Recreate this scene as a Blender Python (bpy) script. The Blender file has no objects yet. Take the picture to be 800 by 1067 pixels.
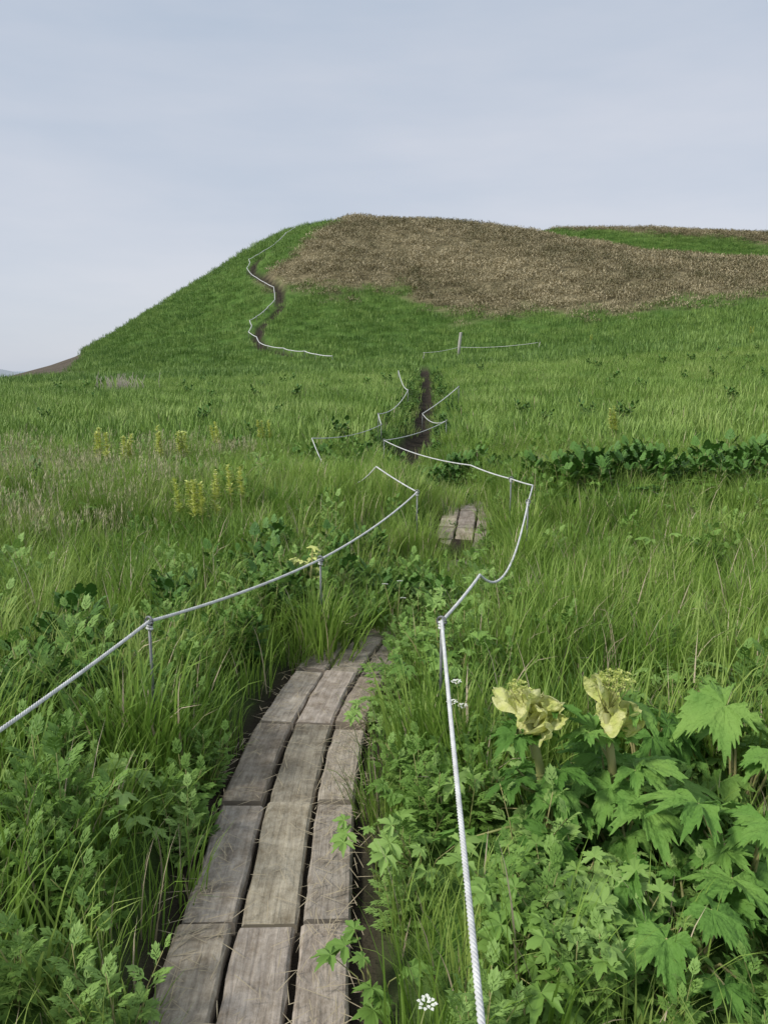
import bpy, math, random, numpy as np
from mathutils import Vector, Matrix
R=random.Random(7); NR=np.random.RandomState(7)
sc=bpy.context.scene
sc.view_settings.view_transform='Standard'
def sm(v,a,b):
    t=np.clip((np.asarray(v,float)-a)/(b-a),0,1); return t*t*(3-2*t)
def sp(v,k): return np.logaddexp(0,np.asarray(v,float)/k)*k
def nz(x,y,s,seed=0):
    x=np.asarray(x,float)/s; y=np.asarray(y,float)/s; o=0
    for i in range(5):
        a=seed*1.7+i*2.39; f=1+.37*i
        o=o+np.sin((x*math.cos(a)+y*math.sin(a))*f*2.1+i*1.3+seed+1.3*np.sin((y*math.cos(a)-x*math.sin(a))*f*1.3+seed*2+i))
    return o/5
PY=[-4,1.66,2.58,3.2,3.8,4.35,5,6,7,7.8,8.6,9.5,11,14,18,25,35,55,62]
PX=[-.2,-.33,-.355,-.33,-.23,-.09,.15,.5,.75,.87,.8,.55,.3,.4,.9,1.3,1.9,2.8,3]
_py=np.arange(-4,62,.05); _px=np.interp(_py,PY,PX)
k=np.exp(-(np.arange(-12,13)/5.)**2); k/=k.sum(); _px=np.convolve(np.pad(_px,12,'edge'),k,'valid')
def xp(y): return np.interp(y,_py,_px)
TX=[-95,-80,-63,-56,-51.5,-44,-36.3,-28.4,-22.1,-15.8,-9.4,-4.7,7.9,19,25.2,39.4,63,79,110,200]
TZ=[-8,-3,.6,2.4,3.9,7.9,12.3,16.8,20.5,23.5,25.0,25.3,24.8,23.6,22.3,19.2,15.5,13.6,11,8]
def hgt(x,y):
    x=np.asarray(x,float); y=np.asarray(y,float)
    b=.038*(sp(y-9,2)-sp(y-75,6))
    ty=np.clip((y-4)/76,0,1.15)
    side=np.where(x<0,.05*x*sm(y,5,60),0)+.155*sp(x-2,1.5)*ty**1.15
    side=side-.155*np.log1p(math.exp(-2/1.5))*1.5*ty**1.15
    near=.14*np.exp(-((y-7.8))**2)-.06*np.exp(-((y-5.6)/.8)**2)
    d=np.abs(x-xp(y)); 
    near=near+.05*sm(d,.3,.9)*nz(x,y,1.1,3)+.12*sm(d,.22,.6)
    near=near-.40*sm(y,10,14)*np.exp(-(d/.6)**2)*(1-sm(y,55,62))
    und=.10*nz(x,y,5,1)*sm(y,8,25)+.25*nz(x,y,17,2)*sm(y,25,60)
    m=b+side+near+und
    xc=np.where(x<0,x*132/np.clip(y,88,132),x)
    T=np.interp(xc,TX,TZ)+.5*nz(x,y,9,5)*sm(x,-30,-10)
    T=T*(1-.35*sm(y,142,230))-45*sm(y,150,300)
    S=sm(y,60,134)
    f=m*(1-S)+T*S
    Tb=np.interp(x,[-40,10,30,45,70,100,160],[-30,24,35,37.5,37.5,36.3,33])+.3*nz(x,y,14,8)
    bk=Tb*sm(y,150,212)-60*sm(y,235,330)-20*(1-sm(y,140,160))
    return np.maximum(f,bk)
# ---------------- camera
TH=math.radians(10.4); EYE=1.6
cam=bpy.data.cameras.new('camera'); co=bpy.data.objects.new('camera',cam); sc.collection.objects.link(co)
co.location=(0,0,EYE); co.rotation_euler=(math.pi/2-TH,0,0)
cam.sensor_fit='VERTICAL'; cam.sensor_height=36; cam.lens=27.16; cam.clip_end=30000; cam.clip_start=.05
sc.camera=co
# surveyed places (metres, x east of camera axis, y ahead)
def W(l,off): return [(x,y,float(hgt(x,y))+off) for x,y in l]
HR=W([(-4.2,64.2),(-6.8,67.6),(-8.8,69.2),(-11.4,72.4),(-13.2,77.3),(-13.9,82.3),(-12.8,85.1),(-12,87.9),(-12.8,93),(-15.6,98.5),(-17.9,105.1),(-18.4,109.8),(-16.4,111),(-15,112.7),(-14,116),(-13.4,123.2)],.7)
LR=W([(-.90,2.84),(-.36,4.26),(.28,6.45),(-.07,6.97),(-.94,10.09),(-.05,14.22),(-.11,14.97),(.72,23.43),(.59,32.12)],.54)
RR=W([(.22,2.83),(.44,3.44),(1.09,5.77),(1.24,6.38),(1.11,6.70),(.84,7.45),(0,10.31),(1.06,13.23),(.96,19.45),(2.04,21.37)],.54)
SPK=W([(-3.45,9.5),(-3.2,9.6),(-2.85,10),(-2.52,10.1),(-1.5,6.3),(-1.38,6.9),(-2.4,11.4),(-1.85,12.2),(-1.62,6.45),(3.8,12.6),(22.7,49),(15.4,59),(-9.8,29)],0)
PT=W([(6,63.5),(3.1,63),(11.6,59.6)],0)
# ---------------- materials
def mat(name):
    m=bpy.data.materials.new(name); m.use_nodes=True; nt=m.node_tree; nt.nodes.clear()
    return m,nt,nt.nodes,nt.links
def N(ns,t,**k):
    n=ns.new(t)
    for a,b in k.items(): setattr(n,a,b)
    return n
def leafmat(name,c1,c2,c3=None,trans=.35,rough=.55,sc_=.6,rw=.5,bump=0,spec=.3):
    m,nt,ns,L=mat(name)
    out=N(ns,'ShaderNodeOutputMaterial'); g=N(ns,'ShaderNodeNewGeometry'); oi=N(ns,'ShaderNodeObjectInfo')
    no=N(ns,'ShaderNodeTexNoise'); no.inputs['Scale'].default_value=sc_; no.inputs['Detail'].default_value=4
    L.new(g.outputs['Position'],no.inputs['Vector'])
    ad=N(ns,'ShaderNodeMath',operation='MULTIPLY_ADD'); L.new(oi.outputs['Random'],ad.inputs[0]); ad.inputs[1].default_value=rw
    L.new(no.outputs['Fac'],ad.inputs[2])
    mr=N(ns,'ShaderNodeMapRange'); mr.inputs[1].default_value=.4; mr.inputs[2].default_value=.6+rw; L.new(ad.outputs[0],mr.inputs[0])
    cr=N(ns,'ShaderNodeValToRGB'); e=cr.color_ramp.elements
    e[0].color=(*c1,1); e[1].color=(*c2,1)
    if c3: x=e.new(.5); x.color=(*c2,1); e[2].color=(*c3,1)
    L.new(mr.outputs[0],cr.inputs[0])
    p=N(ns,'ShaderNodeBsdfPrincipled'); p.inputs['Roughness'].default_value=rough; p.inputs['Specular IOR Level'].default_value=spec
    L.new(cr.outputs[0],p.inputs['Base Color'])
    if bump:
        n2=N(ns,'ShaderNodeTexNoise'); n2.inputs['Scale'].default_value=45; n2.inputs['Detail'].default_value=5; L.new(g.outputs['Position'],n2.inputs['Vector'])
        bp=N(ns,'ShaderNodeBump'); bp.inputs['Strength'].default_value=bump; bp.inputs['Distance'].default_value=.02; L.new(n2.outputs['Fac'],bp.inputs['Height']); L.new(bp.outputs[0],p.inputs['Normal'])
    if trans>0:
        tr=N(ns,'ShaderNodeBsdfTranslucent'); L.new(cr.outputs[0],tr.inputs[0])
        mx=N(ns,'ShaderNodeMixShader'); mx.inputs[0].default_value=trans
        L.new(p.outputs[0],mx.inputs[1]); L.new(tr.outputs[0],mx.inputs[2]); L.new(mx.outputs[0],out.inputs[0])
    else: L.new(p.outputs[0],out.inputs[0])
    return m
M_gr=leafmat('grass_blade',(.11,.215,.028),(.23,.37,.058),(.38,.50,.13),sc_=.8)
M_grm=leafmat('grass_mid',(.11,.21,.035),(.22,.35,.068),(.34,.45,.13),trans=0,sc_=.35)
M_grd=leafmat('grass_dark',(.07,.16,.025),(.14,.26,.045),trans=0)
M_dry=leafmat('dry_blade',(.36,.30,.19),(.54,.46,.32),trans=0)
M_seed=leafmat('seed_head',(.38,.36,.20),(.52,.47,.30),trans=0)
M_mug=leafmat('mugwort_leaf',(.10,.21,.035),(.20,.35,.07),(.30,.46,.13),trans=.2)
M_dk=leafmat('dark_weed_leaf',(.055,.14,.025),(.12,.25,.045),trans=0)
M_hog=leafmat('parsnip_leaf',(.08,.19,.03),(.15,.31,.06),(.24,.41,.09),trans=.2,rough=.6,sc_=7,bump=.8,spec=.2)
M_stem=leafmat('plant_stem',(.24,.28,.09),(.40,.36,.16),trans=0,sc_=9)
M_yel=leafmat('yellow_bract',(.46,.56,.13),(.70,.73,.25),(.82,.82,.42),trans=.3,sc_=28,rw=.2,bump=.9)
M_umb=leafmat('umbel_florets',(.48,.58,.14),(.74,.77,.28),trans=.2,sc_=60,rw=.2)
M_wht=leafmat('white_petal',(.7,.72,.62),(.85,.85,.78),trans=0)
M_brn=leafmat('bamboo_brown',(.11,.11,.045),(.28,.24,.135),(.50,.43,.27),trans=0,sc_=.09,rw=.4)
M_far=leafmat('far_grass',(.09,.18,.035),(.17,.28,.062),(.26,.38,.10),trans=0,sc_=.10)
# ---------------- mesh builder
class MB:
    def __init__(s): s.v=[];s.f=[];s.m=[]
    def add(s,v,f,m=0):
        o=len(s.v); s.v.extend([tuple(map(float,a)) for a in v]); s.f.extend([tuple(i+o for i in a) for a in f]); s.m.extend([m]*len(f))
    def mesh(s,name,mats,smooth=True):
        me=bpy.data.meshes.new(name); me.from_pydata(s.v,[],s.f)
        for m in mats: me.materials.append(m)
        me.polygons.foreach_set('material_index',s.m)
        if smooth: me.polygons.foreach_set('use_smooth',[True]*len(s.f))
        me.update(); return me
    def obj(s,name,mats,link=None,smooth=True,parent=None):
        o=bpy.data.objects.new(name,s.mesh(name,mats,smooth)); (link or sc.collection).objects.link(o)
        if parent: o.parent=parent
        return o
def blade(mb,p,az,L,w,th0,bend,n=5,m=0,twist=0.):
    c,s=math.cos(az),math.sin(az); x,z=0.,0.; st=L/n; V=[];F=[]
    sx,sy=-s,c
    for i in range(n+1):
        t=i/n; ww=w*.5*(1-t**1.8)*(.6+.4*min(1,t*4))
        tw=twist*t; ax=sx*math.cos(tw); ay=sy*math.cos(tw); az_=math.sin(tw)
        cx,cy,cz=p[0]+c*x,p[1]+s*x,p[2]+z
        if i<n: V+= [(cx-ax*ww,cy-ay*ww,cz-az_*ww),(cx+ax*ww,cy+ay*ww,cz+az_*ww)]
        else: V.append((cx,cy,cz))
        th=th0+bend*t*t; x+=st*math.sin(th); z+=st*math.cos(th)
    for i in range(n-1): F.append((2*i,2*i+1,2*i+3,2*i+2))
    F.append((2*n-2,2*n-1,2*n)); mb.add(V,F,m)
    return (cx,cy,cz)
def tube(mb,pts,r0,r1,sides=6,m=0):
    pts=[np.array(p,float) for p in pts]; n=len(pts); V=[];F=[]
    for i,p in enumerate(pts):
        d=pts[min(i+1,n-1)]-pts[max(i-1,0)]; d/=np.linalg.norm(d)+1e-9
        a=np.cross(d,(0,0,1)) if abs(d[2])<.9 else np.cross(d,(1,0,0)); a/=np.linalg.norm(a); b=np.cross(d,a)
        r=r0+(r1-r0)*i/(n-1)
        for k in range(sides):
            q=2*math.pi*k/sides; V.append(p+r*(a*math.cos(q)+b*math.sin(q)))
    for i in range(n-1):
        for k in range(sides):
            j=(k+1)%sides; F.append((i*sides+k,i*sides+j,(i+1)*sides+j,(i+1)*sides+k))
    F.append(tuple(range(sides))[::-1]); F.append(tuple((n-1)*sides+k for k in range(sides)))
    mb.add(V,F,m)
def frm(d,up=(0,0,1)):
    d=np.array(d,float); d/=np.linalg.norm(d); x=np.cross(d,up)
    if np.linalg.norm(x)<1e-3: x=np.array([1.,0,0])
    x/=np.linalg.norm(x); z=np.cross(x,d); return x,d,z
def lens(mb,o,fr,a,L,w,base,m=0,droop=.2):
    x,y,z=fr; V=[];F=[]
    ca,sa=math.cos(a),math.sin(a)
    prof=[(0,.12),(.3,.8),(.6,1.),(1,0)]
    for t,h in prof:
        zz=-droop*L*t*t
        cx=base[0]+sa*L*t; cy=base[1]+ca*L*t
        if h>0:
            for s_ in(-1,1):
                V.append(o+x*(cx+ca*s_*w*h*.5)+y*(cy-sa*s_*w*h*.5)+z*(zz+.15*w*h))
            V.append(o+x*cx+y*cy+z*zz)
        else: V.append(o+x*cx+y*cy+z*zz)
    for i in range(2):
        b=i*3; F+=[(b,b+2,b+5,b+3),(b+2,b+1,b+4,b+5)]
    F+=[(6,8,9),(8,7,9)]
    mb.add(V,F,m)
def pinnate(mb,o,d,L,rng,m=0,pairs=3,up=(0,0,1),wid=.2):
    fr=frm(d,up); o=np.array(o,float)
    for i in range(pairs):
        t=.25+.6*i/pairs; l=L*(.42-.06*i)*rng.uniform(.85,1.1)
        for s_ in(-1,1):
            lens(mb,o,fr,s_*rng.uniform(.6,.85),l,l*wid*1.6,(0,L*t),m)
            if L>.05: lens(mb,o,fr,s_*rng.uniform(.15,.3),l*.6,l*wid*1.2,(s_*l*.35,L*t+l*.3),m)
    lens(mb,o,fr,0,L*.5,L*wid,(0,L*.55),m); lens(mb,o,fr,0,L*.7,L*.07,(0,0),m)
def palmate(mb,o,d,size,rng,m=0,up=(0,0,1),lobes=5,droop=.3,n=84,deep=.78,ser_a=.08):
    fr=frm(d,up); x,y,z=fr; o=np.array(o,float); lim=2.6
    cs=[(-1+2*k/(lobes-1))*2.0+rng.uniform(-.1,.1) for k in range(lobes)]; ln=[size*(1-.13*abs(c)**1.1)*rng.uniform(.8,1.12) for c in cs]; w=.72*4/(lobes-1)
    rings=[.0,.2,.4,.6,.8,.92,1.]; V=[o.copy()];F=[]
    ph=rng.random()*6; tw=rng.uniform(-.4,.4); fo=rng.uniform(.1,.3)
    for ri,rr in enumerate(rings[1:]):
        for i in range(n+1):
            a=-lim+2*lim*i/n
            best=0;dk=1
            for c,l in zip(cs,ln):
                q=abs(a-c)/w
                vv=l*max(.3,(1-deep*q**.8),(.80-1.5*abs(q-.42)**.9))
                vv*=1-.12*math.exp(-((q-.24)/.05)**2)
                if vv>best: best=vv;dk=q
            ser=1+ser_a*(abs(((a*8.5+ph)%1)-.5)*2-.5)*1.8
            rad=best*rr*(ser if rr>.9 else 1)
            if rr<.6: rad=rr*(best*.6+size*.35*.4)
            zz=fo*size*rr*min(dk,1)-droop*size*(rad/size)**2+.035*size*math.sin(a*7+ph)*rr+tw*math.sin(a)*rad+.02*size*math.sin(a*31+ph+rr*9)*rr
            V.append(o+x*math.sin(a)*rad+y*math.cos(a)*rad+z*zz)
    for i in range(n): F.append((0,1+i,2+i))
    for r in range(len(rings)-2):
        for i in range(n):
            a=1+r*(n+1)+i; F.append((a,a+n+1,a+n+2,a+1))
    mb.add(V,F,m)
# ---------------- templates
colN=bpy.data.collections.new('meadow_vegetation')
names=[]
def tmpl(mb,name,mats):
    nm='%02d_%s'%(len(names),name); names.append(nm); mb.obj(nm,mats,link=colN); return len(names)-1
def grass(rng,nb,Lr,w,rad,n=5,dryf=.04,bend=(.5,1.7),seed=0,mats=None,name='grass_tuft'):
    mb=MB()
    for i in range(nb):
        a=rng.random()*6.283; r=rad*math.sqrt(rng.random())
        az=a+rng.gauss(0,.8); L=rng.uniform(*Lr)
        blade(mb,(r*math.cos(a),r*math.sin(a),-.02),az,L,w*rng.uniform(.6,1.3),rng.uniform(.02,.35),rng.uniform(*bend),n,1 if rng.random()<dryf else 0,rng.uniform(-1,1))
    for i in range(seed):
        a=rng.random()*6.283; r=rad*rng.random(); L=Lr[1]*rng.uniform(.9,1.15)
        tip=blade(mb,(r*math.cos(a),r*math.sin(a),0),a,L,.003,rng.uniform(0,.2),.4,5,2)
        for k in range(8):
            q=rng.random()*6.28
            blade(mb,(tip[0],tip[1],tip[2]-.08+.011*k),q,.035,.005,.4,.3,2,2)
    return tmpl(mb,name,mats or [M_gr,M_dry,M_seed])
G_tall=[grass(R,44,(.28,.52),.0085,.13) for _ in range(4)]
G_short=[grass(R,50,(.14,.32),.0075,.12,4) for _ in range(3)]
G_wide=[grass(R,24,(.32,.52),.014,.10) for _ in range(2)]
G_seed=[grass(R,35,(.25,.45),.007,.12,seed=8) for _ in range(2)]
G_dark=[grass(R,45,(.2,.42),.010,.13,mats=[M_grd,M_dry,M_seed]) for _ in range(2)]
G_mid=[grass(R,46,(.22,.45),.018,.38,3,dryf=.02,mats=[M_grm,M_dry,M_seed]) for _ in range(4)]
G_far=[grass(R,50,(.25,.55),.055,.9,2,dryf=.0,mats=[M_far,M_dry,M_seed]) for _ in range(3)]
def mug(rng,mt,name,ns=5,H=.32,Ls=.085,pairs=3,wid=.2):
    mb=MB()
    for s in range(ns):
        a=rng.random()*6.283; r=.09*rng.random(); lean=rng.uniform(0,.35); h=H*rng.uniform(.6,1.1)
        P=[(r*math.cos(a)+lean*h*t*t*math.cos(a),r*math.sin(a)+lean*h*t*t*math.sin(a),h*t) for t in (0,.33,.66,1)]
        tube(mb,P,.0035,.0015,4,1)
        nl=13
        for i in range(nl):
            t=.12+.88*i/(nl-1); j=min(int(t*3),2); u=t*3-j
            p=np.array(P[j])*(1-u)+np.array(P[j+1])*u
            q=i*2.4+rng.random(); el=.15+.9*(t**2)
            pinnate(mb,p,(math.cos(q)*math.cos(el),math.sin(q)*math.cos(el),math.sin(el)),Ls*rng.uniform(.8,1.25)*(1.15-.35*t),rng,0,pairs,wid=wid)
    return tmpl(mb,name,[mt,M_stem])
G_mug=[mug(R,M_mug,'mugwort') for _ in range(3)]
G_weed=[mug(R,M_dk,'dark_weed',5,.3,.11,3,.3) for _ in range(2)]
def fern(rng,name,mt):
    mb=MB()
    for i in range(9):
        a=i*.7+rng.random()*.4; el=rng.uniform(.5,1.)
        L=rng.uniform(.3,.5)
        for k in range(9):
            t=(k+1)/10; p=(math.cos(a)*L*t,math.sin(a)*L*t,L*(t*math.tan(el)*.8-.9*t*t))
            for s_ in(-1,1):
                q=a+s_*1.1; pinnate(mb,p,(math.cos(q),math.sin(q),.05),.15*L*2*(1.1-t),rng,0,2,wid=.3)
    return tmpl(mb,name,[mt])
G_fern=[fern(R,'fern',M_dk),fern(R,'fern',M_mug)]
def broad(rng,name):
    mb=MB()
    for i in range(9):
        a=rng.random()*6.283; h=rng.uniform(.08,.28); r=rng.uniform(.03,.16)
        p=(r*math.cos(a),r*math.sin(a),h); tube(mb,[(0,0,0),(p[0]*.4,p[1]*.4,h*.7),p],.003,.002,4,1)
        palmate(mb,p,(math.cos(a),math.sin(a),rng.uniform(-.2,.4)),rng.uniform(.05,.10),rng,0,n=56)
    return tmpl(mb,name,[M_mug,M_stem])
G_broad=[broad(R,'broadleaf') for _ in range(2)]
def wflower(rng,name):
    mb=MB()
    for i in range(3):
        a=rng.random()*6.283; h=rng.uniform(.26,.40); p=np.array((.08*math.cos(a),.08*math.sin(a),h))
        tube(mb,[(0,0,0),(p[0]*.5,p[1]*.5,h*.6),p],.002,.0015,4,1)
        for k in range(14):
            q=k*2.4; rr=.014*math.sqrt(k/14)
            c=p+np.array((rr*math.cos(q),rr*math.sin(q),.004-rr*.2))
            lens(mb,c,frm((math.cos(q),math.sin(q),.3)),0,.009,.008,(0,0),0)
    return tmpl(mb,name,[M_wht,M_stem])
G_wf=[wflower(R,'white_flower')]
def shrub(rng,name,mt,n=60,rad=.8,h=.7,ls=.18):
    mb=MB()
    for i in range(n):
        a=rng.random()*6.283; r=rad*math.sqrt(rng.random()); z=h*rng.uniform(.2,1)*(1-.6*(r/rad)**2)
        blade(mb,(r*math.cos(a),r*math.sin(a),z),rng.random()*6.28,ls*rng.uniform(.7,1.5),.09,rng.uniform(.2,1.3),.8,2,0)
    return tmpl(mb,name,[mt])
G_brn=[shrub(R,'brown_bamboo',M_brn) for _ in range(3)]
# ---------------- scatter
def scatter(name,P,rot,scl,idx):
    me=bpy.data.meshes.new(name); me.from_pydata([tuple(p) for p in P],[],[])
    a=me.attributes.new('rot','FLOAT_VECTOR','POINT'); a.data.foreach_set('vector',np.asarray(rot,np.float32).ravel())
    a=me.attributes.new('scl','FLOAT','POINT'); a.data.foreach_set('value',np.asarray(scl,np.float32))
    a=me.attributes.new('idx','INT','POINT'); a.data.foreach_set('value',np.asarray(idx,np.int32))
    o=bpy.data.objects.new(name,me); sc.collection.objects.link(o)
    ng=bpy.data.node_groups.new(name+'_gn','GeometryNodeTree')
    ng.interface.new_socket('Geometry',in_out='INPUT',socket_type='NodeSocketGeometry')
    ng.interface.new_socket('Geometry',in_out='OUTPUT',socket_type='NodeSocketGeometry')
    ns,L=ng.nodes,ng.links
    gi=ns.new('NodeGroupInput'); go=ns.new('NodeGroupOutput'); ip=ns.new('GeometryNodeInstanceOnPoints')
    ci=ns.new('GeometryNodeCollectionInfo'); ci.inputs['Collection'].default_value=colN
    ci.inputs['Separate Children'].default_value=True; ci.inputs['Reset Children'].default_value=True
    def na(nm,t):
        q=ns.new('GeometryNodeInputNamedAttribute'); q.data_type=t; q.inputs['Name'].default_value=nm; return q.outputs[0]
    er=ns.new('FunctionNodeEulerToRotation')
    L.new(gi.outputs[0],ip.inputs['Points']); L.new(ci.outputs[0],ip.inputs['Instance'])
    ip.inputs['Pick Instance'].default_value=True
    L.new(na('idx','INT'),ip.inputs['Instance Index']); L.new(na('rot','FLOAT_VECTOR'),er.inputs[0]); L.new(er.outputs[0],ip.inputs['Rotation'])
    L.new(na('scl','FLOAT'),ip.inputs['Scale']); L.new(ip.outputs[0],go.inputs[0])
    md=o.modifiers.new('instances','NODES'); md.node_group=ng
    return o
def pts_in(y0,y1,dens,margin=1.0,uw=.62):
    w=uw*y1+margin; n=int((y1-y0)*2*w*dens)
    x=NR.uniform(-w,w,n); y=NR.uniform(y0,y1,n)
    k=np.abs(x)<uw*y+margin
    return x[k],y[k]
LX=[-15.9,-12.3,-6.5,-1.6,2,4,6.2,11,15,18,22,29,36,60,100]; LY=[98.7,93.7,89.8,90,88.6,83.9,79.4,76.6,78,74.6,73.7,74.6,75,77,80]
def brownmask(x,y):
    n=3.0*nz(x,y,5,4)+2.0*nz(x,y,1.7,14)
    m=sm(y-np.interp(x,LX,LY)+n,-4,4.5)*sm(x-np.interp(y,[98,100,103.5,112,115,119,130],[-15.9,-15.7,-12.3,-10.3,-9.5,-7.7,-6.5])+n*.35,-1.5,1.5)
    m=m*(1-sm(y,150,156))
    b=sm(y-(206-.16*(x-50)+3*nz(x,y,14,6)),-3,3)*sm(x,40,52)
    return np.maximum(m,b)
def soilmask(x,y): return sm(-x-.37*y+1.5*nz(x,y,6,9)-.3,0,2.0)*sm(y,62,70)
hp=np.array([p[:2] for p in HR])
def hillpath(x,y): return np.abs(x-np.interp(y,hp[:,1],hp[:,0])-.9-.3*np.sin(y*.4))
# ---------------- terrain
def buildterrain():
    ys=[-14.];
    while ys[-1]<335: ys.append(ys[-1]+max(.09,abs(ys[-1])*.012 if ys[-1]>0 else .5))
    ys=np.array(ys); us=np.linspace(-1,1,380)
    us=np.sign(us)*(np.abs(us)*.45+.55*np.abs(us)**3)*1.25
    U,Y=np.meshgrid(us,ys); X=U*(Y*1.0+22*(1-np.exp(-np.maximum(Y+14,0)/30))+6)
    Z=hgt(X,Y)
    Z=Z-.35*(1-sm(hillpath(X,Y),.3,.9))*sm(Y,66,72)*(1-sm(Y,108,114))
    nr,nc=X.shape; V=np.stack([X,Y,Z],-1).reshape(-1,3)
    idx=np.arange(nr*nc).reshape(nr,nc)
    F=np.stack([idx[:-1,:-1],idx[:-1,1:],idx[1:,1:],idx[1:,:-1]],-1).reshape(-1,4)
    me=bpy.data.meshes.new('terrain'); me.from_pydata(V.tolist(),[],F.tolist())
    me.polygons.foreach_set('use_smooth',[True]*len(F))
    x,y=V[:,0],V[:,1]; b=brownmask(x,y)
    d=np.abs(x-xp(y)); soil_shade=(1-sm(d,.28,.5))*(1-sm(y,56,62))
    soil_shade=np.maximum(soil_shade,(1-sm(hillpath(x,y),.3,.8))*sm(y,66,70)*(1-sm(y,110,114)))
    so2=soilmask(x,y)
    col=np.stack([b,soil_shade,so2,np.ones_like(b)],-1)
    a=me.color_attributes.new('mask','FLOAT_COLOR','POINT'); a.data.foreach_set('color',col.astype(np.float32).ravel())
    o=bpy.data.objects.new('terrain',me); sc.collection.objects.link(o)
    m,nt,ns,L=mat('terrain_ground'); out=N(ns,'ShaderNodeOutputMaterial'); p=N(ns,'ShaderNodeBsdfPrincipled'); p.inputs['Roughness'].default_value=.95; p.inputs['Specular IOR Level'].default_value=.1
    g=N(ns,'ShaderNodeNewGeometry'); at=N(ns,'ShaderNodeAttribute'); at.attribute_name='mask'; se=N(ns,'ShaderNodeSeparateColor'); L.new(at.outputs['Color'],se.inputs[0])
    def ramp(scale,c,det=8):
        n=N(ns,'ShaderNodeTexNoise'); n.inputs['Scale'].default_value=scale; n.inputs['Detail'].default_value=det; n.inputs['Roughness'].default_value=.7; L.new(g.outputs['Position'],n.inputs['Vector'])
        r=N(ns,'ShaderNodeValToRGB'); e=r.color_ramp.elements; e[0].position=.33; e[1].position=.68; e[0].color=(*c[0],1); e[1].color=(*c[1],1); L.new(n.outputs['Fac'],r.inputs[0]); return r.outputs[0],n
    gr,n1=ramp(.6,((.045,.10,.018),(.12,.21,.045))); br,_=ramp(1.0,((.10,.09,.05),(.30,.255,.15))); so,_=ramp(2,((.022,.019,.013),(.06,.048,.035))); s2,_=ramp(.5,((.07,.06,.045),(.15,.125,.095)))  # path soil ramp (so) is real dirt, darkened to paint in the trench's shade
    def mix(f,a,b):
        x=N(ns,'ShaderNodeMix',data_type='RGBA'); L.new(f,x.inputs[0]); L.new(a,x.inputs[6]); L.new(b,x.inputs[7]); return x.outputs[2]
    c=mix(se.outputs[0],gr,br); c=mix(se.outputs[1],c,so); c=mix(se.outputs[2],c,s2)
    L.new(c,p.inputs['Base Color']); bp=N(ns,'ShaderNodeBump'); bp.inputs['Strength'].default_value=.8; bp.inputs['Distance'].default_value=.3
    L.new(n1.outputs['Fac'],bp.inputs['Height']); L.new(bp.outputs[0],p.inputs['Normal']); L.new(p.outputs[0],out.inputs[0])
    me.materials.append(m); return o
buildterrain()
m,nt,ns,L=mat('sea_water'); out=N(ns,'ShaderNodeOutputMaterial'); p=N(ns,'ShaderNodeBsdfPrincipled'); p.inputs['Base Color'].default_value=(.25,.32,.38,1); p.inputs['Roughness'].default_value=.4
no=N(ns,'ShaderNodeTexNoise'); no.inputs['Scale'].default_value=.2; bp=N(ns,'ShaderNodeBump'); bp.inputs['Strength'].default_value=.3; L.new(no.outputs['Fac'],bp.inputs['Height']); L.new(bp.outputs[0],p.inputs['Normal']); L.new(p.outputs[0],out.inputs[0])
mb=MB(); mb.add([(-12000,-3000,-30),(12000,-3000,-30),(12000,20000,-30),(-12000,20000,-30)],[(0,1,2,3)]); mb.obj('sea',[m],smooth=False)
mb=MB(); V=[];F=[]; nn=60
for i in range(nn+1):
    t=i/nn; x=-2600+1450*t; h=math.sin(math.pi*min(1,t*1.0))**.7*(34+7*math.sin(t*9)+3*math.sin(t*31))
    V+=[(x,2500,-31),(x,2700,-30+h*1.7),(x,3000,-31)]
for i in range(nn):
    a=i*3; F+=[(a,a+3,a+4,a+1),(a+1,a+4,a+5,a+2)]
mb.add(V,F); mb.obj('distant_headland',[leafmat('hazy_land',(.30,.34,.37),(.34,.38,.41),trans=0,sc_=.01,rough=1)])
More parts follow.
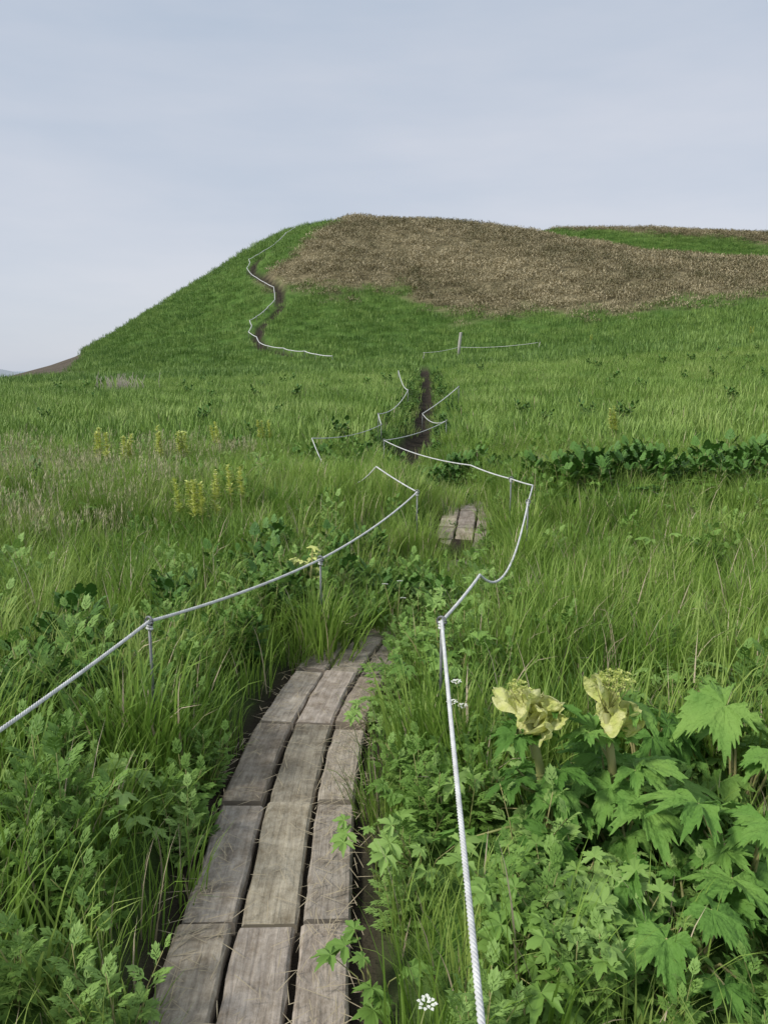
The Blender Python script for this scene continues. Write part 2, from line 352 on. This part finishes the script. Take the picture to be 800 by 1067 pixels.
# ---------------- boardwalk
def wood(name,c1,c2):
    m,nt,ns,L=mat(name); out=N(ns,'ShaderNodeOutputMaterial'); p=N(ns,'ShaderNodeBsdfPrincipled'); p.inputs['Roughness'].default_value=.85; p.inputs['Specular IOR Level'].default_value=.2
    uv=N(ns,'ShaderNodeUVMap'); mp=N(ns,'ShaderNodeMapping'); mp.inputs['Scale'].default_value=(60,5,1); L.new(uv.outputs[0],mp.inputs[0])
    n=N(ns,'ShaderNodeTexNoise'); n.inputs['Scale'].default_value=1; n.inputs['Detail'].default_value=8; n.inputs['Distortion'].default_value=.8; L.new(mp.outputs[0],n.inputs[0])
    r=N(ns,'ShaderNodeValToRGB'); e=r.color_ramp.elements; e[0].position=.3; e[1].position=.7; e[0].color=(*c1,1); e[1].color=(*c2,1); L.new(n.outputs['Fac'],r.inputs[0])
    n2=N(ns,'ShaderNodeTexNoise'); n2.inputs['Scale'].default_value=10; n2.inputs['Detail'].default_value=9; n2.inputs['Roughness'].default_value=.8; L.new(uv.outputs[0],n2.inputs[0])
    r2=N(ns,'ShaderNodeValToRGB'); e=r2.color_ramp.elements; e[0].position=.34; e[1].position=.60; e[0].color=(.45,.41,.35,1); e[1].color=(1,1,1,1); L.new(n2.outputs['Fac'],r2.inputs[0])
    at=N(ns,'ShaderNodeAttribute'); at.attribute_name='tint'
    mx=N(ns,'ShaderNodeMix',data_type='RGBA',blend_type='MULTIPLY'); mx.inputs[0].default_value=1; L.new(r.outputs[0],mx.inputs[6]); L.new(r2.outputs[0],mx.inputs[7])
    m2=N(ns,'ShaderNodeMix',data_type='RGBA',blend_type='MULTIPLY'); m2.inputs[0].default_value=1; L.new(mx.outputs[2],m2.inputs[6]); L.new(at.outputs['Color'],m2.inputs[7])
    L.new(m2.outputs[2],p.inputs['Base Color'])
    ad=N(ns,'ShaderNodeMath',operation='ADD'); L.new(n.outputs['Fac'],ad.inputs[0]); L.new(n2.outputs['Fac'],ad.inputs[1])
    bp=N(ns,'ShaderNodeBump'); bp.inputs['Strength'].default_value=.7; bp.inputs['Distance'].default_value=.008; L.new(ad.outputs[0],bp.inputs['Height']); L.new(bp.outputs[0],p.inputs['Normal']); L.new(p.outputs[0],out.inputs[0]); return m
M_wood=wood('weathered_wood',(.33,.295,.25),(.52,.47,.395))
def boardwalk():
    import bmesh
    bm=bmesh.new(); uvl=bm.loops.layers.uv.new('UVMap'); cl=bm.loops.layers.float_color.new('tint')
    js=[1.956+.628*i for i in range(-5,3)]+[3.79,4.33,4.86,5.4,5.95,6.5,7.05,7.6,8.1,8.65,9.2,9.8]
    def nrm(y):
        t=np.array([xp(y+.1)-xp(y-.1),.2]); t/=np.linalg.norm(t); return np.array([t[1],-t[0]])
    offs=[(-.245,-.092),(-.074,.086),(.104,.24)]
    for s in range(len(js)-1):
        for a,b in offs:
            ya,yb=js[s]+.008,js[s+1]-.008; dz=R.uniform(-.008,.008); ti=R.uniform(.78,1.08); tl=R.uniform(-.02,.02)
            ja,jb=R.uniform(-.005,.005),R.uniform(-.008,.008)
            ya+=R.uniform(0,.012); yb-=R.uniform(0,.012)
            nseg=10; ring=[]
            for q in range(nseg+1):
                y=ya+(yb-ya)*q/nseg; n_=nrm(y); c=np.array([xp(y),y]); z=float(hgt(xp(y),y))+.05+dz+.003*math.sin(q*1.3+s)+tl*(q/nseg-.5)
                if y>4.9 and y<6.9: z-=.05
                pl=c+n_*(a+ja+R.uniform(-.003,.003)); pr=c+n_*(b+ja+R.uniform(-.003,.003))
                e=.008
                pil=c+n_*(a+ja+e); pir=c+n_*(b+ja-e)
                ring.append([bm.verts.new((pl[0],pl[1],z-.05)),bm.verts.new((pl[0],pl[1],z-e)),bm.verts.new((pil[0],pil[1],z)),bm.verts.new((pir[0],pir[1],z)),bm.verts.new((pr[0],pr[1],z-e)),bm.verts.new((pr[0],pr[1],z-.05))])
            uo,vo=R.random()*9,R.random()*9; us=[0,.04,.05,.22,.23,.28]
            fs=[]
            for q in range(nseg):
                for k in range(5):
                    f=bm.faces.new([ring[q][k],ring[q][k+1],ring[q+1][k+1],ring[q+1][k]][::-1]); fs.append(f)
                    uu=[(us[k],q),(us[k+1],q),(us[k+1],q+1),(us[k],q+1)][::-1]
                    for l,(u,v) in zip(f.loops,uu): l[uvl].uv=(u+uo,v*.062+vo)
            f=bm.faces.new(ring[0][::-1]); fs.append(f); f2=bm.faces.new(ring[-1]); fs.append(f2)
            cc=(ti,ti*R.uniform(.95,1.0),ti*R.uniform(.9,1),1)
            for f in fs:
                for l in f.loops: l[cl]=cc
    bmesh.ops.recalc_face_normals(bm,faces=bm.faces)
    me=bpy.data.meshes.new('boardwalk'); bm.to_mesh(me); me.materials.append(M_wood); o=bpy.data.objects.new('boardwalk',me); sc.collection.objects.link(o)
    mb=MB()
    for i in range(1000):
        y=R.uniform(1.2,4.6); o_=R.choice([R.gauss(.19,.05),R.gauss(.19,.05),R.gauss(-.2,.04),R.gauss(0,.15)]); o_=max(-.27,min(.28,o_)); x=float(xp(y))+o_
        z=float(hgt(xp(y),y))+.064
        blade(mb,(x,y,z),R.random()*6.28,R.uniform(.02,.12),.0028,1.5,R.uniform(0,.12),4,0,R.uniform(-.3,.3))
    mb.obj('dry_grass_litter',[M_dry])
boardwalk()
# ---------------- ropes
def solid(name,c,rough=.6,sc_=60,b=.3,metal=0):
    m,nt,ns,L=mat(name); out=N(ns,'ShaderNodeOutputMaterial'); p=N(ns,'ShaderNodeBsdfPrincipled'); p.inputs['Roughness'].default_value=rough; p.inputs['Metallic'].default_value=metal
    tc=N(ns,'ShaderNodeTexCoord'); n=N(ns,'ShaderNodeTexNoise'); n.inputs['Scale'].default_value=sc_; n.inputs['Detail'].default_value=5; L.new(tc.outputs['Object'],n.inputs[0])
    r=N(ns,'ShaderNodeValToRGB'); e=r.color_ramp.elements; e[0].position=.3;e[1].position=.65; e[0].color=(*[q*.7 for q in c],1); e[1].color=(*c,1); L.new(n.outputs['Fac'],r.inputs[0]); L.new(r.outputs[0],p.inputs['Base Color'])
    bp=N(ns,'ShaderNodeBump'); bp.inputs['Strength'].default_value=b; bp.inputs['Distance'].default_value=.002; L.new(n.outputs['Fac'],bp.inputs['Height']); L.new(bp.outputs[0],p.inputs['Normal']); L.new(p.outputs[0],out.inputs[0]); return m
M_rope=solid('rope_fibre',(.70,.71,.70),.85,25); M_steel=solid('galvanised_steel',(.20,.21,.21),.5,40,.2,.3); M_post=solid('grey_wood',(.50,.48,.43),.9,12,.6)
M_twig=solid('dead_twig',(.46,.41,.35),.9,12,.3)
def ropespan(mb,a,b,sag,r,twist=True):
    a=np.array(a,float);b=np.array(b,float); Ln=np.linalg.norm(b-a); n=max(8,int(Ln/(.006 if twist else .25)))
    ctr=[a+(b-a)*i/n-np.array((0,0,4*sag*(i/n)*(1-i/n))) for i in range(n+1)]
    if not twist: tube(mb,ctr,r,r,5); return
    d=(b-a)/Ln; sx=np.cross(d,(0,0,1)); sx/=np.linalg.norm(sx); sz=np.cross(sx,d)
    for k in range(4):
        pts=[c+.58*r*(sx*math.cos(i*Ln/n/.045*6.283+k*1.571)+sz*math.sin(i*Ln/n/.045*6.283+k*1.571)) for i,c in enumerate(ctr)]
        tube(mb,pts,r*.54,r*.54,6)
def ring(mb,c,r,tr,ax=(0,1,0),m=0):
    c=np.array(c,float); x,y,z=frm(ax); pts=[c+r*(x*math.cos(q)+z*math.sin(q)) for q in np.linspace(0,6.283,17)]
    tube(mb,pts,tr,tr,6,m)
def post(mb,p,r=.008):
    g=float(hgt(p[0],p[1])); tube(mb,[(p[0],p[1],g-.1),(p[0],p[1],g+(p[2]-g)*.5),(p[0],p[1],p[2]-.02)],r,r,8); ring(mb,(p[0],p[1],p[2]-.0),.018,.005,(.6,1,0))
FEET=[]
def fence(name,P,near,sag=.03,r=.0063,rfar=.009,skip=(),slack={}):
    e=bpy.data.objects.new(name,None); sc.collection.objects.link(e)
    mr=MB(); mp=MB()
    for i in range(len(P)-1):
        tw=i<near; Ln=np.linalg.norm(np.array(P[i+1])-np.array(P[i]))
        if P[i][1]<40: sg=min(.25,sag*(Ln/2)**1.2)
        else: sg=.05
        sg=slack.get(i,sg)
        ropespan(mr,P[i],P[i+1],sg,r if tw else (rfar*min(2.2,max(.7,P[i][1]/14)) if P[i][1]<40 else rfar),tw)
    for i,p in enumerate(P):
        if i in skip: continue
        if p[1]<40: FEET.append(p)
        post(mp,p,.006*min(max(p[1]/14,1),3))
        if p[1]<8:
            for k in range(3): ring(mr,(p[0],p[1],p[2]-.028+.011*k),.0085+.002*R.random(),.0048,(.25,.1,1))
    mr.obj('rope',[M_rope],parent=e); mp.obj('posts',[M_steel],parent=e)
L0=[(-1.35,.6,.64)]+LR
R0=[(.10,-.4,.62)]+RR
fence('rope_fence',L0,3,skip=(4,5),slack={4:.36}); fence('rope_fence',R0,3,skip=(2,4,6),slack={2:.24})
def densify(P):
    o=[]
    for i in range(len(P)-1):
        o.append(P[i]); a,b=P[i],P[i+1]; x=(a[0]+b[0])/2+R.uniform(-.3,.3); y=(a[1]+b[1])/2; o.append((x,y,float(hgt(x,y))+.65))
    return o+[P[-1]]
fence('rope_fence',densify(HR),0,rfar=.04)
e=bpy.data.objects.new('wire_fence',None); sc.collection.objects.link(e)
mb=MB(); tops=[]
for j,(x,y,z) in enumerate([PT[1],PT[0],PT[2]]):
    h=1.9 if j==1 else .8; r=.13 if j==1 else .03
    tube(mb,[(x,y,z-.2),(x+.05,y,z+h*.5),(x+.15,y,z+h*.97),(x+.15,y,z+h)],r,r*.85,7); tops.append((x,y,z+.75))
mb.obj('posts',[M_post],parent=e)
mb=MB(); ropespan(mb,tops[0],tops[1],.1,.015,False); ropespan(mb,tops[1],tops[2],.15,.015,False); mb.obj('wire',[M_rope],parent=e)
# ---------------- cow parsnip
def bract(mb,o,d,Lb,rm,rng,m=0):
    x,y,z=frm(d,(1,.1,.01)); V=[];F=[]; nu,nv=17,13; ph=rng.random()*6; p2=rng.random()*6; sk=rng.uniform(-.3,.3)
    for j in range(nv):
        v=j/(nv-1); wd=1.5*math.sin(math.pi*(.12+.72*v))**.5
        for i in range(nu):
            u=-1+2*i/(nu-1); a=u*wd; r=rm*(.3+1.0*math.sin(math.pi*v*.68))
            r*=1+.16*math.sin(6*u+ph+3*v)*v+.14*(u*u)*v+.08*math.sin(13*u+p2-7*v)
            jag=.10*math.sin(9*u+p2)*v+.08*math.sin(21*u+ph)*v
            c=np.array(o)+y*(Lb*(v+jag))+x*(sk*Lb*v*v)
            V.append(c+x*(r*math.sin(a))+z*(r*math.cos(a)-.35*rm))
    for j in range(nv-1):
        for i in range(nu-1): q=j*nu+i; F.append((q,q+1,q+nu+1,q+nu))
    mb.add(V,F,m)
def umbel(mf,T,base,rad,rng,nc=14):
    for c0 in range(nc):
        qa=c0*2.4; f=math.sqrt((c0+.5)/nc); C=T+np.array((rad*f*math.cos(qa),rad*f*math.sin(qa),-.5*rad*f*f+rng.uniform(-.006,.006)))
        tube(mf,[base,base*.4+C*.6+np.array((0,0,-.005)),C],.0018,.0012,4,1)
        for k in range(34):
            v=np.array((rng.gauss(0,1),rng.gauss(0,1),rng.gauss(.5,1))); v/=np.linalg.norm(v); c=C+v*.013
            lens(mf,c,frm(v,(.3,.2,1)),rng.random(),.007,.006,(0,0),2)
def parsnip(x,y,rng,flower=None,nl=9,Hl=.34,sz=(.13,.19)):
    g=float(hgt(x,y)); e=bpy.data.objects.new('cow_parsnip',None); sc.collection.objects.link(e)
    ml=MB(); ms=MB(); mf=MB()
    for i in range(nl):
        a=i*2.4+rng.uniform(-.4,.4)
        h=Hl*rng.uniform(.25,1.1); r=rng.uniform(.05,.26)*(1.15-.4*h/Hl)
        p=np.array((x+r*math.cos(a),y+r*math.sin(a),g+h)); b=np.array((x+.02*math.cos(a),y+.02*math.sin(a),g+(.0 if not flower else .12*rng.random())))
        mid=b*.5+p*.5+np.array((0,0,.05)); tube(ms,[b,b*.6+mid*.4,mid,p],.006,.003,6)
        el=rng.uniform(-.6,.35); a2=a+rng.uniform(-.5,.5)
        palmate(ml,p,(math.cos(a2),math.sin(a2),el),rng.uniform(*sz),rng,0,lobes=rng.choice([5,5,7]),droop=rng.uniform(.2,.7),n=150,deep=rng.uniform(.5,.72),ser_a=.12)
    if flower:
        tx,ty,H,um=flower; pts=[(x,y,g-.02),(x+(tx-x)*.15,y,g+H*.3),(x+(tx-x)*.5,y+(ty-y)*.5,g+H*.65),(tx,ty,g+H*.98)]
        tube(ms,pts,.016,.011,10); T=np.array(pts[-1])
        for k in range(13 if um<1 else 7):
            a=k*2.1+rng.random(); t=rng.uniform(.5,1.6); d=(math.cos(a)*t,math.sin(a)*t*.7,.7)
            bract(mf,T+np.array((rng.uniform(-.045,.045),rng.uniform(-.02,.02),rng.uniform(-.07,.02))),d,rng.uniform(.055,.10),rng.uniform(.026,.044),rng,0)
        for k in range(5):
            a=k*1.25+rng.random(); palmate(ml,T+np.array((.03*math.cos(a),.03*math.sin(a),-.06)),(math.cos(a),math.sin(a),.5),rng.uniform(.06,.10),rng,0,n=90,deep=.7,ser_a=.13)
        if um>0: umbel(mf,T+np.array((.02,0,.115)),T,.055,rng,18)
        else: umbel(mf,T+np.array((-.03,0,.08)),T,.03,rng,7)
        for k in range(6):
            t=.35+.11*k; a=k*2.4+rng.random(); q=np.array((x+(tx-x)*t,y,g+H*t)); p=q+np.array((.08*math.cos(a),.08*math.sin(a),.05)); tube(ms,[q,q*.5+p*.5+np.array((0,0,-.01)),p],.006,.003,6)
            palmate(ml,p,(math.cos(a),math.sin(a),rng.uniform(-.2,.3)),rng.uniform(.09,.13),rng,0,lobes=5,droop=.5,n=120,deep=.65,ser_a=.13)
    ml.obj('leaves',[M_hog],parent=e); ms.obj('stems',[M_stem],parent=e)
    if flower: mf.obj('flower_bud',[M_yel,M_stem,M_umb],parent=e)
r2=random.Random(3)
parsnip(.50,2.12,r2,(.42,2.12,.49,0),10,.24,(.10,.15))
parsnip(.70,2.12,r2,(.65,2.12,.49,1),12,.31,(.11,.18))
parsnip(.98,1.90,r2,None,15,.33,(.12,.19))
parsnip(.74,1.66,r2,None,13,.20,(.10,.16))
parsnip(1.18,2.35,r2,None,14,.36,(.12,.18))
parsnip(1.25,1.60,r2,None,13,.24,(.12,.18))
parsnip(.90,2.45,r2,None,12,.32,(.10,.15))
# ---------------- yellow flower stalks
def stalkmesh(rng):
    mb=MB()
    for s in range(3):
        dx,dy=rng.uniform(-.10,.10),rng.uniform(-.15,.15); h=rng.uniform(.72,.92)
        tube(mb,[(dx,dy,0),(dx*1.1,dy,h*.5),(dx*1.3,dy*1.1,h)],.008,.004,5,1)
        for k in range(110):
            t=rng.uniform(.5,1); q=rng.random()*6.28; w_=rng.uniform(.05,.14)*(1.15-t)**.4
            lens(mb,np.array((dx*1.25,dy,h*t)),frm((math.cos(q),math.sin(q),rng.uniform(.2,1.3))),0,w_,.035,(0,0),0)
    return mb.mesh('yellow_flower_stalk',[M_umb,M_stem])
for p in SPK[:12]:
    o=bpy.data.objects.new('yellow_flower_stalk',stalkmesh(R)); sc.collection.objects.link(o)
    o.location=p; o.rotation_euler=(R.gauss(0,.08),R.gauss(0,.08),R.random()*6); s=R.uniform(.74,.84)
    if p[1]>40: s=1.0
    if p[1]<7: s*=.9
    o.scale=(s,s,s)
mb=MB(); p=SPK[-1]
for i in range(60):
    a=R.random()*6.28; x=p[0]+R.gauss(0,.45); h=R.uniform(.5,.95); z=float(hgt(x,p[1])); tube(mb,[(x,p[1]+R.uniform(-.2,.2),z),(x+.05*math.cos(a),p[1],z+h*.6),(x+R.uniform(-.15,.15),p[1],z+h)],.014,.007,4)
mb.obj('dead_shrub',[M_twig])
mb=MB()
for i in range(9):
    a=i*.9; rr=R.uniform(.03,.12); x,y=-.48+rr*math.cos(a),4.7+rr*math.sin(a); g=float(hgt(x,y)); h=.24+.02*i; tube(mb,[(-.48,4.7,g),(x,y,g+h)],.004,.003,5,1); palmate(mb,(x,y,g+h),(math.cos(a),math.sin(a),.2),.06,R,0,n=56)
mb.obj('yellow_leaved_plant',[M_umb,M_stem])
# ---------------- vegetation scatter
P=[];RO=[];SC=[];ID=[]
def put(x,y,i,s,tilt=.15):
    P.append((x,y,float(hgt(x,y))-.01)); RO.append((R.gauss(0,tilt)*.6,R.gauss(.05,tilt)*.6,R.random()*6.283)); SC.append(s); ID.append(i)
x,y=pts_in(.2,12,58,1.2,.6)
dd=x-xp(y)
for a,b,d in zip(x,y,dd):
    ad=abs(d)
    lim=float(np.interp(b,[0,4.1,4.4,6.9,7.2,7.6,7.8],[.262,.262,0,0,.13,.13,0]))
    if ad<lim+(.03*nz(a,b,.5,7) if lim>0 else 0): continue
    if a*a+b*b<.8**2: continue
    inp=(a>.38 and a<1.5 and b<2.5 and b>1.3)
    if inp and R.random()<.15: continue
    n1=float(nz(a,b,.9,11)); n2=float(nz(a,b,1.6,12)); u=R.random()
    edge=min(1,.68+max(0,ad-.27)*1.0)
    if 4.3<b<6.8: edge=min(1,.8+.2*ad)
    s=R.uniform(.75,1.12)*edge*(1+.15*float(nz(a,b,1.2,21)))
    if d>0 and ad<.85 and b<5: s*=.85
    if b<1.3: s*=.7
    if inp: s*=.6
    if b>6.0 and b<7.3 and abs(d)<.4: s*=.6
    if b>6.2 and b<7.4 and d<.1 and d>-.9: s*=.75
    if d<0 and b<3.2: leafy=.42+.3*n1
    elif ad<.5 and 4.3<b<7: leafy=.3
    elif d<0 and b<6 and ad<1.3: leafy=.34+.3*n1
    elif d>0 and ad<.8 and b<5: leafy=.35+.2*n1
    elif inp: leafy=.55
    elif d>0 and a>1.1 and b<3.2: leafy=.25
    else: leafy=.05+.10*max(0,n2)
    if u<leafy:
        if b>3.0 and d<0 and ad<1.3: i=R.choice(G_weed+G_mug*2)
        elif d>0: i=R.choice(G_broad+G_mug+[G_fern[1]])
        else: i=R.choice(G_mug*3+G_broad+G_weed[:1])
        s*=1.1
    else:
        if b>5.5 and a<-1.8 and (n2>.1 or 6<b<8.2) and R.random()<.4: i=R.choice(G_seed)
        elif ad<.5 and b<4.3: i=R.choice(G_short+G_tall)
        else: i=R.choice(G_tall*3+G_short+G_wide+G_dark)
    put(a,b,i,s)
    if d>0 and ad<.65 and b<5 and R.random()<.05: put(a,b,G_wf[0],1)
def patch(cx,cy,rx,ry,n,ch,s0,s1):
    for _ in range(n):
        q=R.random()*6.28; r=math.sqrt(R.random()); put(cx+rx*r*math.cos(q),cy+ry*r*math.sin(q),R.choice(ch),R.uniform(s0,s1))
patch(.50,1.75,.22,.3,26,G_broad+G_mug[:1],.6,.9)
patch(2.0,7.8,.55,.35,46,G_fern[:1]*2+G_weed+G_fern[1:],1.0,1.5)
patch(3.0,8.0,.8,.4,70,G_fern[:1]*2+G_weed+G_fern[1:],1.1,1.6)
patch(4.3,8.3,1.0,.45,80,G_fern[:1]*2+G_weed+G_fern[1:],1.2,1.75)
patch(.9,9.6,.5,.8,34,G_weed+G_fern,.9,1.2)
patch(-.6,10.5,.6,1.2,24,G_weed+G_mug,.9,1.2)
patch(-.05,4.9,.5,.5,18,G_weed+G_mug,.8,1.1)
for p in FEET:
    if p[1]<14:
        for _ in range(8): put(p[0]+R.uniform(-.12,.12),p[1]-R.uniform(.0,.22),R.choice(G_tall+G_wide),R.uniform(.95,1.2))
x,y=pts_in(12,42,8.5,2,.62)
for a,b in zip(x,y):
    d=abs(a-float(xp(b)))
    if d<.32: continue
    i=R.choice(G_mid); s=R.uniform(.8,1.25)*(1+.2*float(nz(a,b,3,22)))
    if R.random()<.012+.04*max(0,float(nz(a,b,3,15))): i=R.choice([G_weed[0],G_fern[1]]); s*=1.2
    if d<.95:
        s*=.7
        if R.random()<.6: i=R.choice(G_weed+G_dark)
    put(a,b,i,s)
for _ in range(130):
    b=R.uniform(13,45); put(float(xp(b))+R.choice([-1,1])*R.uniform(.3,.75),b,R.choice(G_weed+G_dark+G_mug[:1]),R.uniform(.6,1.1))
x,y=pts_in(42,142,1.7,6,.62)
bmk=brownmask(x,y); sk_=soilmask(x,y); hq=hillpath(x,y)
for a,b,k,s_,h_ in zip(x,y,bmk,sk_,hq):
    if s_>.4: continue
    if h_<1.1 and 68<b<112: continue
    if b<60 and abs(a-float(xp(b)))<1.0: continue
    put(a,b,R.choice(G_brn) if R.random()<k else R.choice(G_far),R.uniform(.6,1.3))
x=NR.uniform(20,130,8000); y=NR.uniform(165,218,8000)
for a,b,k in zip(x,y,brownmask(x,y)):
    put(a,b,R.choice(G_brn) if R.random()<k else R.choice(G_far),R.uniform(1,1.6))
scatter('meadow_grass',P,RO,SC,ID)
# ---------------- world + sun
w=bpy.data.worlds.new('World'); sc.world=w; w.use_nodes=True; nt=w.node_tree; ns=nt.nodes; L=nt.links; ns.clear()
out=N(ns,'ShaderNodeOutputWorld'); sk=N(ns,'ShaderNodeTexSky'); sk.sky_type='NISHITA'; sk.sun_disc=False
EL=math.radians(42); AZ=math.radians(-115)
sk.sun_elevation=EL; sk.sun_rotation=AZ
b1=N(ns,'ShaderNodeBackground'); b1.inputs[1].default_value=.1; L.new(sk.outputs[0],b1.inputs[0])
tc=N(ns,'ShaderNodeTexCoord'); mp=N(ns,'ShaderNodeMapping'); mp.inputs['Scale'].default_value=(1,1,4.5); mp.inputs['Rotation'].default_value=(0,.25,0); L.new(tc.outputs['Generated'],mp.inputs[0])
no=N(ns,'ShaderNodeTexNoise'); no.inputs['Scale'].default_value=1.5; no.inputs['Detail'].default_value=6; no.inputs['Roughness'].default_value=.5; L.new(mp.outputs[0],no.inputs[0])
cr=N(ns,'ShaderNodeValToRGB'); e=cr.color_ramp.elements; e[0].position=.34; e[1].position=.68; e[0].color=(.52,.60,.72,1); e[1].color=(.71,.735,.81,1); L.new(no.outputs['Fac'],cr.inputs[0])
b2=N(ns,'ShaderNodeBackground'); b2.inputs[1].default_value=1; L.new(cr.outputs[0],b2.inputs[0])
mx=N(ns,'ShaderNodeMixShader'); mx.inputs[0].default_value=.85; L.new(b1.outputs[0],mx.inputs[1]); L.new(b2.outputs[0],mx.inputs[2]); L.new(mx.outputs[0],out.inputs[0])
sl=bpy.data.lights.new('sun','SUN'); sl.energy=3.0; sl.angle=math.radians(10); sl.color=(1,.95,.86); so=bpy.data.objects.new('sun',sl); sc.collection.objects.link(so)
d=Vector((math.sin(AZ)*math.cos(EL),math.cos(AZ)*math.cos(EL),math.sin(EL))); so.rotation_euler=d.to_track_quat('Z','Y').to_euler()
